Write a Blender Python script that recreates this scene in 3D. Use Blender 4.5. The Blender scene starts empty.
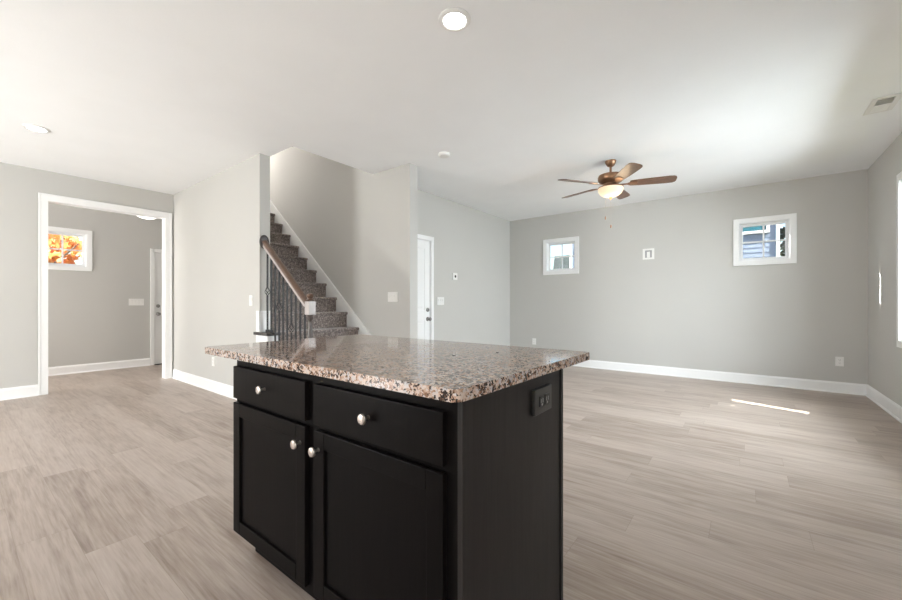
import bpy, bmesh, math, random
from mathutils import Vector, Matrix
random.seed(7)
PI = math.pi
C = bpy.context.scene.collection
sc = bpy.context.scene

# ------------------------------------------------------------------ camera
CAM_Z = 1.12
cam = bpy.data.cameras.new('camera'); cam_o = bpy.data.objects.new('camera', cam); C.objects.link(cam_o)
cam.sensor_width = 36.0; cam.sensor_fit = 'HORIZONTAL'
cam.lens = 384.0 * 36.0 / 902.0
cam.shift_y = 3.0 / 902.0
cam.clip_start = 0.02; cam.clip_end = 300
cam_o.location = (0, 0, CAM_Z)
cam_o.rotation_euler = (PI/2, 0, math.atan2(0.608, 0.794))
sc.camera = cam_o

# ------------------------------------------------------------------ world, sun, daylight, exposure
w = bpy.data.worlds.new('world'); sc.world = w; w.use_nodes = True
wn = w.node_tree.nodes; wl = w.node_tree.links
bg = wn['Background']
sky = wn.new('ShaderNodeTexSky'); sky.sky_type = 'NISHITA'
sky.sun_disc = False; sky.sun_elevation = math.radians(48); sky.sun_rotation = math.radians(107)
sky.air_density = 1.2; sky.dust_density = 3.0; sky.ozone_density = 1.5
wl.new(sky.outputs[0], bg.inputs[0]); bg.inputs[1].default_value = 0.42

def sun_dir_light(name, d, strength, angle, col):
    l = bpy.data.lights.new(name, 'SUN'); l.energy = strength; l.angle = angle; l.color = col
    o = bpy.data.objects.new(name, l); C.objects.link(o)
    o.rotation_euler = Vector(d).to_track_quat('-Z', 'Y').to_euler(); o.location = (8, -2, 10)
    return o
SUN_T = 1.12
sun_dir_light('sun', (-0.9566, 0.291, -SUN_T), 20.0, math.radians(0.4), (1.0, 0.94, 0.84))

def area(name, loc, d, sx, sy, watts, col, spread=180, shape='RECTANGLE'):
    l = bpy.data.lights.new(name, 'AREA'); l.shape = shape; l.size = sx; l.size_y = sy
    l.energy = watts; l.color = col; l.spread = math.radians(spread)
    o = bpy.data.objects.new(name, l); C.objects.link(o); o.location = loc
    o.rotation_euler = Vector(d).to_track_quat('-Z', 'Y').to_euler()
    return o
# area lamps in place of daylight, most at unseen openings added for the light
area('added_light_rear_door', (-4.78, -3.08, 1.2), (0.1, 1, 0.16), 0.95, 2.1, 190, (1.0, 0.99, 0.975))
area('added_light_rear_window', (-2.0, -3.08, 1.55), (-0.1, 1, 0.36), 1.9, 1.1, 22, (1.0, 0.99, 0.975))
area('added_light_side_door', (1.42, -1.5, 1.15), (-1, 0.3, 0.35), 1.7, 2.0, 60, (0.93, 0.965, 1.0))
area('daylight_right_window', (1.30, 5.2475, 1.52), (-1, -0.15, -0.15), 0.45, 1.4, 20, (0.93, 0.97, 1.0), 130)
area('added_light_side_window', (2.3, 4.0, 2.0), (-1, 0.1, -0.22), 2.4, 1.6, 360, (0.87, 0.94, 1.0))
area('foyer_fill_light', (-7.6, -1.55, 1.3), (0, 1, 0.1), 1.4, 2.0, 95, (1.0, 0.98, 0.95))  # fill lamp in front of a blank wall, no opening here
area('daylight_upstairs', (-7.6, 2.7, 4.3), (1, 0.1, -0.45), 0.9, 1.4, 85, (1.0, 0.96, 0.91))
# added lamp standing in for sun glinting off a neighbour's window
area('added_glint_light', (-0.54, 7.42, 2.65), (0.86, -0.59, -0.68), 0.050, 0.64, 1.0, (1.0, 0.97, 0.92), 1, 'ELLIPSE')
sc.view_settings.view_transform = 'Standard'; sc.view_settings.look = 'None'
sc.view_settings.exposure = 0.14; sc.view_settings.gamma = 1.0
sc.cycles.max_bounces = 10; sc.cycles.diffuse_bounces = 6; sc.cycles.glossy_bounces = 4
sc.cycles.transparent_max_bounces = 8; sc.cycles.sample_clamp_indirect = 6.0
sc.cycles.use_light_tree = False; sc.cycles.use_denoising = True; sc.cycles.caustics_reflective = False; sc.cycles.caustics_refractive = False

# ------------------------------------------------------------------ materials
def newmat(name):
    m = bpy.data.materials.new(name); m.use_nodes = True
    nt = m.node_tree
    return m, nt, nt.nodes['Principled BSDF']
def N(nt, typ, **kw):
    n = nt.nodes.new(typ)
    for k, v in kw.items():
        if k.startswith('i_'):
            key = k[2:]
            key = int(key) if key.isdigit() else key.replace('_', ' ')
            n.inputs[key].default_value = v
        else: setattr(n, k, v)
    return n
def L(nt, a, b): nt.links.new(a, b)
def ramp(nt, fac, stops):
    r = nt.nodes.new('ShaderNodeValToRGB'); e = r.color_ramp.elements
    while len(e) > 1: e.remove(e[-1])
    e[0].position = stops[0][0]; e[0].color = (*stops[0][1], 1)
    for p, c in stops[1:]:
        x = e.new(p); x.color = (*c, 1)
    L(nt, fac, r.inputs[0]); return r
def coords(nt, scale=(1, 1, 1), space='Object'):
    t = nt.nodes.new('ShaderNodeTexCoord'); mp = nt.nodes.new('ShaderNodeMapping')
    mp.inputs['Scale'].default_value = scale; L(nt, t.outputs[space], mp.inputs[0]); return mp.outputs[0]
def plain(name, col, rough=0.5, metal=0.0, coat=0.0, bump=0.0, bscale=200.0, var=0.0, vscale=3.0):
    m, nt, b = newmat(name)
    b.inputs['Base Color'].default_value = (*col, 1); b.inputs['Roughness'].default_value = rough
    b.inputs['Metallic'].default_value = metal; b.inputs['Coat Weight'].default_value = coat
    co = coords(nt)
    if var:
        n = N(nt, 'ShaderNodeTexNoise', i_Scale=vscale, i_Detail=4.0); L(nt, co, n.inputs['Vector'])
        r = ramp(nt, n.outputs[0], [(0.3, tuple(c*(1-var) for c in col)), (0.7, tuple(min(1, c*(1+var)) for c in col))])
        L(nt, r.outputs[0], b.inputs['Base Color'])
    if bump:
        n = N(nt, 'ShaderNodeTexNoise', i_Scale=bscale, i_Detail=3.0); L(nt, co, n.inputs['Vector'])
        bp = N(nt, 'ShaderNodeBump', i_Strength=bump, i_Distance=0.002); L(nt, n.outputs[0], bp.inputs['Height'])
        L(nt, bp.outputs[0], b.inputs['Normal'])
    return m
def emit(name, col, s):
    m, nt, b = newmat(name)
    b.inputs['Base Color'].default_value = (0.9, 0.9, 0.9, 1)
    b.inputs['Emission Color'].default_value = (*col, 1); b.inputs['Emission Strength'].default_value = s
    return m

M = {}
M['wall'] = plain('grey_wall_paint', (0.52, 0.51, 0.488), 0.85, bump=0.12, bscale=160, var=0.012, vscale=1.5)
M['ceiling'] = plain('white_ceiling_paint', (0.90, 0.91, 0.92), 0.95, bump=0.15, bscale=90, var=0.01)
M['trim'] = plain('white_trim_paint', (0.86, 0.86, 0.86), 0.35, var=0.01)
M['vinyl'] = plain('white_vinyl', (0.84, 0.85, 0.86), 0.4, var=0.01)
M['plate'] = plain('white_plastic', (0.80, 0.79, 0.77), 0.35, var=0.01)
M['slot'] = plain('dark_slot', (0.03, 0.03, 0.03), 0.6, var=0.05)
M['grey_slot'] = plain('grey_slot', (0.34, 0.34, 0.34), 0.6, var=0.05)
M['nickel'] = plain('brushed_nickel', (0.50, 0.45, 0.41), 0.33, metal=1.0, var=0.04, vscale=60)
M['iron'] = plain('black_iron', (0.022, 0.021, 0.022), 0.45, metal=0.3, bump=0.2)
M['door_nickel'] = plain('dark_nickel', (0.28, 0.27, 0.26), 0.3, metal=1.0, var=0.04, vscale=60)
M['black_plastic'] = plain('black_plastic', (0.012, 0.012, 0.012), 0.35, var=0.05)
M['bronze'] = plain('antique_bronze', (0.30, 0.17, 0.10), 0.35, metal=0.85, var=0.15, vscale=20)
M['can_lamp'] = emit('lamp_disc', (1.0, 0.97, 0.92), 14.0)
M['dome_glass'] = emit('dome_glass', (1.0, 0.96, 0.90), 2.5)
M['bowl_glass'] = emit('lit_amber_bowl_glass', (1.0, 0.80, 0.52), 0.55)
M['bowl_glass'].node_tree.nodes['Principled BSDF'].inputs['Base Color'].default_value = (0.55, 0.46, 0.34, 1)

def wood(name, dark, light, rough, scale=(3, 40, 40), coat=0.0, amt=1.0, spec=0.5):
    m, nt, b = newmat(name)
    co = coords(nt, scale)
    n = N(nt, 'ShaderNodeTexNoise', i_Scale=1.5, i_Detail=6.0, i_Roughness=0.6, i_Distortion=0.4); L(nt, co, n.inputs['Vector'])
    r = ramp(nt, n.outputs[0], [(0.3, dark), (0.7, light)])
    L(nt, r.outputs[0], b.inputs['Base Color']); b.inputs['Roughness'].default_value = rough
    b.inputs['Coat Weight'].default_value = coat; b.inputs['Coat Roughness'].default_value = 0.2
    b.inputs['Specular IOR Level'].default_value = spec
    bp = N(nt, 'ShaderNodeBump', i_Strength=0.1*amt, i_Distance=0.002); L(nt, n.outputs[0], bp.inputs['Height']); L(nt, bp.outputs[0], b.inputs['Normal'])
    return m
M['cabinet'] = wood('espresso_stained_wood', (0.0040, 0.0033, 0.0032), (0.0064, 0.0052, 0.0049), 0.33, (40, 40, 2.5), spec=0.035)
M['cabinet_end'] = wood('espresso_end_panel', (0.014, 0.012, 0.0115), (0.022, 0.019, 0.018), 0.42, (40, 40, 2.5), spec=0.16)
M['rail'] = wood('brown_stained_rail_wood', (0.065, 0.032, 0.020), (0.14, 0.078, 0.050), 0.3, (6, 60, 60), 0.4)
M['dark_wood'] = wood('dark_stained_tread_wood', (0.022, 0.017, 0.016), (0.05, 0.04, 0.037), 0.28, (5, 50, 50), 0.4)
M['newel'] = wood('sheen_pale_newel_wood', (0.42, 0.38, 0.37), (0.52, 0.48, 0.47), 0.3, (40, 40, 5), 0.4)  # pale tone is window sheen painted into the wood colour
M['newel_shaft'] = wood('taupe_newel_shaft_wood', (0.05, 0.038, 0.034), (0.095, 0.075, 0.068), 0.35, (40, 40, 5), 0.3)
M['blade'] = wood('walnut_fan_blade', (0.085, 0.040, 0.022), (0.17, 0.088, 0.050), 0.4, (14, 14, 60), 0.1)

def floor_mat():
    m, nt, b = newmat('greige_oak_plank_floor')
    PW, PL = 0.183, 1.24
    t = N(nt, 'ShaderNodeTexCoord'); sep = N(nt, 'ShaderNodeSeparateXYZ'); L(nt, t.outputs['Object'], sep.inputs[0])
    def mth(op, a, bv=None, c=None):
        n = N(nt, 'ShaderNodeMath', operation=op)
        for i, v in enumerate((a, bv, c)):
            if v is None: continue
            if isinstance(v, (int, float)): n.inputs[i].default_value = v
            else: L(nt, v, n.inputs[i])
        return n.outputs[0]
    yv = mth('DIVIDE', sep.outputs[1], PW); row = mth('FLOOR', yv); fy = mth('FRACT', yv)
    wn1 = N(nt, 'ShaderNodeTexWhiteNoise', noise_dimensions='1D'); L(nt, row, wn1.inputs['W'])
    xv = mth('ADD', mth('DIVIDE', sep.outputs[0], PL), wn1.outputs[0]); col = mth('FLOOR', xv); fx = mth('FRACT', xv)
    cmb = N(nt, 'ShaderNodeCombineXYZ'); L(nt, col, cmb.inputs[0]); L(nt, row, cmb.inputs[1])
    wn2 = N(nt, 'ShaderNodeTexWhiteNoise', noise_dimensions='3D'); L(nt, cmb.outputs[0], wn2.inputs['Vector'])
    rid = wn2.outputs['Value']
    # grain coordinates, shifted per plank
    g = N(nt, 'ShaderNodeCombineXYZ')
    L(nt, mth('ADD', mth('MULTIPLY', sep.outputs[0], 1.3), mth('MULTIPLY', rid, 37.0)), g.inputs[0])
    L(nt, mth('MULTIPLY', sep.outputs[1], 24.0), g.inputs[1]); L(nt, mth('MULTIPLY', rid, 11.0), g.inputs[2])
    n1 = N(nt, 'ShaderNodeTexNoise', i_Scale=1.0, i_Detail=7.0, i_Roughness=0.70, i_Distortion=0.5); L(nt, g.outputs[0], n1.inputs['Vector'])
    g2 = N(nt, 'ShaderNodeCombineXYZ')
    L(nt, mth('ADD', mth('MULTIPLY', sep.outputs[0], 0.9), mth('MULTIPLY', rid, 19.0)), g2.inputs[0])
    L(nt, mth('MULTIPLY', sep.outputs[1], 4.0), g2.inputs[1]); L(nt, mth('MULTIPLY', rid, 5.0), g2.inputs[2])
    n2 = N(nt, 'ShaderNodeTexNoise', i_Scale=1.6, i_Detail=3.0, i_Distortion=1.4); L(nt, g2.outputs[0], n2.inputs['Vector'])
    g3 = N(nt, 'ShaderNodeCombineXYZ')
    L(nt, mth('ADD', mth('MULTIPLY', sep.outputs[0], 5.0), mth('MULTIPLY', rid, 19.0)), g3.inputs[0])
    L(nt, mth('MULTIPLY', sep.outputs[1], 90.0), g3.inputs[1])
    n3 = N(nt, 'ShaderNodeTexNoise', i_Scale=1.0, i_Detail=2.0); L(nt, g3.outputs[0], n3.inputs['Vector'])
    f = mth('ADD', mth('MULTIPLY', n1.outputs[0], 0.62), mth('MULTIPLY', n2.outputs[0], 0.38))
    f = mth('ADD', mth('MULTIPLY', n3.outputs[0], 0.28), mth('MULTIPLY', f, 0.72))
    f = mth('ADD', f, mth('MULTIPLY', mth('SUBTRACT', rid, 0.5), 0.12))
    r = ramp(nt, f, [(0.32, (0.22, 0.160, 0.126)), (0.43, (0.335, 0.268, 0.224)), (0.53, (0.425, 0.352, 0.305)), (0.67, (0.505, 0.435, 0.385))])
    # seams
    ey = mth('MINIMUM', fy, mth('SUBTRACT', 1.0, fy)); ex = mth('MINIMUM', fx, mth('SUBTRACT', 1.0, fx))
    sy = mth('LESS_THAN', ey, 0.006); sx = mth('LESS_THAN', ex, 0.0011); seam = mth('MAXIMUM', sy, sx)
    mix = N(nt, 'ShaderNodeMixRGB', blend_type='MULTIPLY'); mix.inputs[2].default_value = (0.82, 0.80, 0.78, 1)
    L(nt, seam, mix.inputs[0]); L(nt, r.outputs[0], mix.inputs[1]); L(nt, mix.outputs[0], b.inputs['Base Color'])
    rr = N(nt, 'ShaderNodeMapRange', i_From_Min=0.3, i_From_Max=0.7, i_To_Min=0.34, i_To_Max=0.46); L(nt, f, rr.inputs[0]); L(nt, rr.outputs[0], b.inputs['Roughness'])
    hgt = mth('SUBTRACT', mth('MULTIPLY', n3.outputs[0], 0.25), seam)
    bp = N(nt, 'ShaderNodeBump', i_Strength=0.18, i_Distance=0.001); L(nt, hgt, bp.inputs['Height']); L(nt, bp.outputs[0], b.inputs['Normal'])
    return m
M['floor'] = floor_mat()

def granite():
    m, nt, b = newmat('speckled_beige_granite')
    co = coords(nt)
    dn = N(nt, 'ShaderNodeTexNoise', i_Scale=90.0, i_Detail=2.0); L(nt, co, dn.inputs['Vector'])
    mixv = N(nt, 'ShaderNodeMixRGB', blend_type='LINEAR_LIGHT'); mixv.inputs[0].default_value = 0.012
    L(nt, co, mixv.inputs[1]); L(nt, dn.outputs['Color'], mixv.inputs[2])
    v = N(nt, 'ShaderNodeTexVoronoi', i_Scale=125.0); L(nt, mixv.outputs[0], v.inputs['Vector'])
    sepc = N(nt, 'ShaderNodeSeparateColor'); L(nt, v.outputs['Color'], sepc.inputs[0])
    n2 = N(nt, 'ShaderNodeTexNoise', i_Scale=22.0, i_Detail=5.0, i_Roughness=0.65); L(nt, co, n2.inputs['Vector'])
    a = N(nt, 'ShaderNodeMath', operation='MULTIPLY'); L(nt, sepc.outputs[0], a.inputs[0]); a.inputs[1].default_value = 0.62
    s = N(nt, 'ShaderNodeMath', operation='MULTIPLY_ADD'); L(nt, n2.outputs[0], s.inputs[0]); s.inputs[1].default_value = 0.62; L(nt, a.outputs[0], s.inputs[2])
    r = ramp(nt, s.outputs[0], [(0.0, (0.015, 0.013, 0.014)), (0.37, (0.03, 0.022, 0.020)), (0.43, (0.12, 0.060, 0.036)),
                                (0.51, (0.27, 0.155, 0.10)), (0.60, (0.45, 0.315, 0.245)), (0.74, (0.56, 0.445, 0.38)), (0.90, (0.44, 0.41, 0.41))])
    r.color_ramp.interpolation = 'LINEAR'
    v2 = N(nt, 'ShaderNodeTexVoronoi', i_Scale=200.0); L(nt, mixv.outputs[0], v2.inputs['Vector'])
    sc2 = N(nt, 'ShaderNodeSeparateColor'); L(nt, v2.outputs['Color'], sc2.inputs[0])
    lt = N(nt, 'ShaderNodeMath', operation='GREATER_THAN'); L(nt, sc2.outputs[1], lt.inputs[0]); lt.inputs[1].default_value = 0.93
    mx = N(nt, 'ShaderNodeMixRGB'); L(nt, lt.outputs[0], mx.inputs[0]); L(nt, r.outputs[0], mx.inputs[1]); mx.inputs[2].default_value = (0.025, 0.02, 0.022, 1)
    L(nt, mx.outputs[0], b.inputs['Base Color']); b.inputs['Roughness'].default_value = 0.06
    b.inputs['Specular IOR Level'].default_value = 0.5
    return m
M['granite'] = granite()

def carpet():
    m, nt, b = newmat('brown_grey_carpet_pile')
    co = coords(nt)
    n = N(nt, 'ShaderNodeTexNoise', i_Scale=45.0, i_Detail=7.0, i_Roughness=0.85); L(nt, co, n.inputs['Vector'])
    r = ramp(nt, n.outputs[0], [(0.36, (0.065, 0.053, 0.049)), (0.5, (0.235, 0.195, 0.180)), (0.64, (0.54, 0.475, 0.445))])
    L(nt, r.outputs[0], b.inputs['Base Color']); b.inputs['Roughness'].default_value = 1.0
    b.inputs['Specular IOR Level'].default_value = 0.05
    b.inputs['Sheen Weight'].default_value = 0.3
    bp = N(nt, 'ShaderNodeBump', i_Strength=0.8, i_Distance=0.006); L(nt, n.outputs[0], bp.inputs['Height']); L(nt, bp.outputs[0], b.inputs['Normal'])
    return m
M['carpet'] = carpet()
def glass():
    m, nt, b = newmat('window_glass')
    nt.nodes.remove(b); out = nt.nodes['Material Output']
    tr = N(nt, 'ShaderNodeBsdfTransparent'); tr.inputs[0].default_value = (0.96, 0.98, 0.98, 1)
    gl = N(nt, 'ShaderNodeBsdfGlossy', i_Roughness=0.02)
    mx = N(nt, 'ShaderNodeMixShader'); mx.inputs[0].default_value = 0.05; L(nt, tr.outputs[0], mx.inputs[1]); L(nt, gl.outputs[0], mx.inputs[2])
    L(nt, mx.outputs[0], out.inputs[0]); return m
M['glass'] = glass()
M['siding'] = plain('blue_grey_siding', (0.25, 0.30, 0.40), 0.6, var=0.04)
M['siding_tan'] = plain('tan_siding', (0.45, 0.40, 0.33), 0.6, var=0.04)
M['shingle'] = plain('charcoal_roof_shingles', (0.035, 0.045, 0.045), 0.9, bump=0.5, bscale=20, var=0.35, vscale=9)
M['ext_trim'] = plain('white_exterior_trim', (0.80, 0.80, 0.80), 0.5, var=0.01)
M['teal_glass'] = plain('teal_window_glass', (0.02, 0.13, 0.17), 0.15, var=0.1)
M['lawn'] = plain('autumn_lawn', (0.16, 0.15, 0.06), 0.95, var=0.3, vscale=2)
M['bark'] = plain('tree_bark', (0.08, 0.06, 0.045), 0.9, bump=0.5, bscale=12, var=0.3, vscale=8)
def leafmat(name, cols, sc_):
    m, nt, b = newmat(name)
    co = coords(nt)
    n = N(nt, 'ShaderNodeTexNoise', i_Scale=sc_, i_Detail=5.0, i_Roughness=0.75); L(nt, co, n.inputs['Vector'])
    k = len(cols)
    r = ramp(nt, n.outputs[0], [(0.28 + 0.44*i/(k-1), c) for i, c in enumerate(cols)])
    L(nt, r.outputs[0], b.inputs['Base Color']); b.inputs['Roughness'].default_value = 0.6
    tl = N(nt, 'ShaderNodeBsdfTranslucent'); L(nt, r.outputs[0], tl.inputs[0])
    mx = N(nt, 'ShaderNodeMixShader'); mx.inputs[0].default_value = 0.4; L(nt, b.outputs[0], mx.inputs[1]); L(nt, tl.outputs[0], mx.inputs[2])
    L(nt, mx.outputs[0], nt.nodes['Material Output'].inputs[0])
    return m
M['autumn'] = leafmat('autumn_leaves', [(0.70, 0.22, 0.14), (0.85, 0.36, 0.18), (0.95, 0.52, 0.14), (1.0, 0.74, 0.28)], 1.3)
M['evergreen'] = leafmat('evergreen_needles', [(0.006, 0.012, 0.007), (0.02, 0.035, 0.018), (0.05, 0.07, 0.035)], 3)

# ------------------------------------------------------------------ mesh helpers
def add_box(bm, x0, x1, y0, y1, z0, z1, bev=0.0, seg=2, mat=None):
    vs = [bm.verts.new((x, y, z)) for x in (x0, x1) for y in (y0, y1) for z in (z0, z1)]
    idx = [(0, 1, 3, 2), (4, 6, 7, 5), (0, 4, 5, 1), (2, 3, 7, 6), (0, 2, 6, 4), (1, 5, 7, 3)]
    fs = [bm.faces.new([vs[i] for i in f]) for f in idx]
    if mat is not None:
        for v in vs: v.co = mat @ v.co
    if bev:
        es = list({e for f in fs for e in f.edges})
        bmesh.ops.bevel(bm, geom=es, offset=bev, segments=seg, profile=0.5, affect='EDGES')
def add_prism(bm, pts, a0, a1, axis='y'):
    # pts: 2D outline; axis y: (x,z) swept along y; x: (y,z) along x; z: (x,y) along z
    def P(p, a):
        return {'y': (p[0], a, p[1]), 'x': (a, p[0], p[1]), 'z': (p[0], p[1], a)}[axis]
    A = [bm.verts.new(P(p, a0)) for p in pts]; B = [bm.verts.new(P(p, a1)) for p in pts]
    n = len(pts); fs = [bm.faces.new(A), bm.faces.new(B[::-1])]
    for i in range(n):
        fs.append(bm.faces.new([A[i], B[i], B[(i+1) % n], A[(i+1) % n]]))
    return fs
def add_lathe(bm, prof, loc=(0, 0, 0), seg=32, rot=None, caps=True):
    rings = []
    M4 = Matrix.Translation(loc) @ (rot.to_4x4() if rot else Matrix.Identity(4))
    for r, z in prof:
        rings.append([bm.verts.new(M4 @ Vector((r*math.cos(2*PI*i/seg), r*math.sin(2*PI*i/seg), z))) for i in range(seg)])
    for a, b in zip(rings, rings[1:]):
        for i in range(seg):
            bm.faces.new([a[i], a[(i+1) % seg], b[(i+1) % seg], b[i]])
    if caps:
        bm.faces.new(rings[0][::-1]); bm.faces.new(rings[-1])
def add_tube(bm, pts, r, seg=10):
    pts = [Vector(p) for p in pts]; rings = []
    for i, p in enumerate(pts):
        d = (pts[min(i+1, len(pts)-1)] - pts[max(i-1, 0)]).normalized()
        q = d.to_track_quat('Z', 'Y'); rr = r[i] if isinstance(r, (list, tuple)) else r
        rings.append([bm.verts.new(p + q @ Vector((rr*math.cos(2*PI*k/seg), rr*math.sin(2*PI*k/seg), 0))) for k in range(seg)])
    for a, b in zip(rings, rings[1:]):
        for i in range(seg): bm.faces.new([a[i], a[(i+1) % seg], b[(i+1) % seg], b[i]])
    bm.faces.new(rings[0][::-1]); bm.faces.new(rings[-1])
def obj(name, bm, mat, parent=None, smooth=35, loc=None):
    bmesh.ops.recalc_face_normals(bm, faces=bm.faces[:])
    me = bpy.data.meshes.new(name); bm.to_mesh(me); bm.free()
    me.materials.append(mat)
    if smooth:
        for p in me.polygons: p.use_smooth = True
        me.set_sharp_from_angle(angle=math.radians(smooth))
    o = bpy.data.objects.new(name, me); C.objects.link(o)
    if smooth:
        wm = o.modifiers.new('weighted_normals', 'WEIGHTED_NORMAL'); wm.mode = 'FACE_AREA'; wm.weight = 80; wm.keep_sharp = True
    if parent: o.parent = parent
    if loc: o.location = loc
    return o
def B(): return bmesh.new()
def boxes(*bs, bev=0.0, off=(0, 0, 0)):
    bm = B()
    for b in bs:
        add_box(bm, b[0]-off[0], b[1]-off[0], b[2]-off[1], b[3]-off[1], b[4]-off[2], b[5]-off[2], bev)
    return bm
def tag(o, label, cat, group=None, kind=None):
    o['label'] = label; o['category'] = cat
    if group: o['group'] = group
    if kind: o['kind'] = kind
    return o
def thing(name, label, cat, loc=(0, 0, 0), rz=0, group=None, kind=None):
    o = bpy.data.objects.new(name, None); C.objects.link(o); o.empty_display_size = 0.1
    o.location = loc; o.rotation_euler = (0, 0, rz)
    return tag(o, label, cat, group, kind)
def struct(o, label=None, cat=None):
    o['kind'] = 'structure'
    if label: o['label'] = label
    if cat: o['category'] = cat
    return o

# wall slab with openings; axis 'y': slab lies in XZ with thickness t0..t1 along y; axis 'x': in YZ
def add_slab(bm, axis, u0, u1, v0, v1, t0, t1, holes=()):
    us = sorted({u0, u1, *[h[0] for h in holes], *[h[1] for h in holes]})
    vs = sorted({v0, v1, *[h[2] for h in holes], *[h[3] for h in holes]})
    def P(u, v, t): return {'y': (u, t, v), 'x': (t, u, v), 'z': (u, v, t)}[axis]
    def solid(i, j):
        if i < 0 or j < 0 or i >= len(us)-1 or j >= len(vs)-1: return False
        cu, cv = (us[i]+us[i+1])/2, (vs[j]+vs[j+1])/2
        return not any(h[0] < cu < h[1] and h[2] < cv < h[3] for h in holes)
    cache = {}
    def V(u, v, t):
        k = (round(u, 5), round(v, 5), t)
        if k not in cache: cache[k] = bm.verts.new(P(u, v, t))
        return cache[k]
    def face(*k): bm.faces.new([V(*q) for q in k])
    for i in range(len(us)-1):
        for j in range(len(vs)-1):
            if not solid(i, j): continue
            a, b, c, d = us[i], us[i+1], vs[j], vs[j+1]
            face((a, c, t0), (b, c, t0), (b, d, t0), (a, d, t0)); face((a, c, t1), (b, c, t1), (b, d, t1), (a, d, t1))
            if not solid(i-1, j): face((a, c, t0), (a, d, t0), (a, d, t1), (a, c, t1))
            if not solid(i+1, j): face((b, c, t0), (b, d, t0), (b, d, t1), (b, c, t1))
            if not solid(i, j-1): face((a, c, t0), (b, c, t0), (b, c, t1), (a, c, t1))
            if not solid(i, j+1): face((a, d, t0), (b, d, t0), (b, d, t1), (a, d, t1))

# ------------------------------------------------------------------ room dimensions
CH = 2.74                      # ceiling height
XL, XR, YB = -6.8, 1.18, 6.75  # opening wall, right wall, back wall
XH = -3.697                     # hall wall
YS0, YS1 = 2.04, 2.155         # wall beside the stairs
YW = 3.24                      # far wall of the stairs
XE = -4.17                     # end of the stair wall
XS = -3.08                     # end of the stub wall
XF = -8.48                     # foyer far wall
YR = -3.0                      # rear wall (behind the camera)

# floor and ceiling
bm = boxes((XF-0.2, XR+0.15, YR-0.15, YB+0.15, -0.12, 0.0))
struct(obj('floor', bm, M['floor'], smooth=0))
bm = B()
add_slab(bm, 'z', XF-0.2, XR+0.15, YR-0.15, YB+0.15, CH, CH+0.30, holes=[(-6.68, XH-0.02, YS1, YW)])
struct(obj('ceiling', bm, M['ceiling'], smooth=0))

# walls
def wall(name, axis, u0, u1, v0, v1, t0, t1, holes=()):
    bm = B(); add_slab(bm, axis, u0, u1, v0, v1, t0, t1, holes)
    return struct(obj(name, bm, M['wall'], smooth=0))
OPEN = (0.722, 1.948, 2.387)
WIN = [(-2.598-0.06, 0.5), ]
def hole(c, half, z0, z1): return (c-half, c+half, z0, z1)
W1C, W2C = -2.658, 0.202
HW, WZ0, WZ1 = 0.2745, 1.70, 2.237      # window opening half width, bottom, top
wall('wall_left', 'x', YR-0.15, YW+0.13, 0, CH, XL-0.13, XL, holes=[(OPEN[0], OPEN[1], 0, OPEN[2])])
wall('wall_stairs', 'y', XL, XE, 0, CH, YS0, YS1)
wall('wall_back', 'y', XH-0.13, XR+0.15, 0, CH, YB, YB+0.15, holes=[hole(W1C, HW, WZ0, WZ1), hole(W2C, HW, WZ0, WZ1)])
wall('wall_right', 'x', YR-0.15, YB, 0, CH, XR, XR+0.15, holes=[(-2.4, -0.6, 0.02, 2.15), (4.985, 5.51, 0.755, 2.295), (3.35, 4.85, 0.755, 2.295)])
wall('wall_hall', 'x', YW+0.13, YB, 0, CH, XH-0.13, XH, holes=[(3.55, 4.335, 0, 2.05)])
bm = B(); add_slab(bm, 'y', XL, XS, 0, CH, YW, YW+0.13); add_slab(bm, 'y', -6.68, XH-0.02, CH-0.01, CH+0.31, YW-0.0008, YW+0.1)
struct(obj('wall_landing', bm, M['wall'], smooth=0))
wall('wall_rear', 'y', XL, XR, 0, CH, YR-0.15, YR, holes=[(-5.3, -4.26, 0.02, 2.3), (-3.0, -1.0, 0.98, 2.2)])
FWC = 1.083
wall('wall_foyer', 'x', -1.75, 3.5, 0, CH, XF-0.15, XF, holes=[(FWC-HW, FWC+HW, WZ0-0.005, WZ1), (2.245, 3.17, 0, 2.045)])
wall('wall_foyer_far', 'y', XF, XL-0.13, 0, CH, 3.40, 3.50)
wall('wall_foyer_near', 'y', XF, XL-0.13, 0, CH, -1.75, -1.63)
# the stairwell above the ceiling
bm = B()
add_slab(bm, 'y', -6.9, XH+0.15, CH+0.3, 5.4, YS0, YS1)
add_slab(bm, 'y', -8.0, XH+0.15, CH+0.3, 5.4, YW, YW+0.13)
add_slab(bm, 'x', YS1, YW, CH+0.3, 5.4, XH-0.02, XH+0.11)
add_slab(bm, 'x', YS0, YW+0.13, CH+0.3, 5.4, -8.13, -8.0)
add_slab(bm, 'y', -8.0, -6.9, CH+0.3, 5.4, YS0, YS1)
struct(obj('wall_upstairs', bm, M['wall'], smooth=0))
bm = boxes((-8.13, XH+0.15, YS0, YW+0.13, 5.4, 5.5)); struct(obj('ceiling_upstairs', bm, M['ceiling'], smooth=0))

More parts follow.
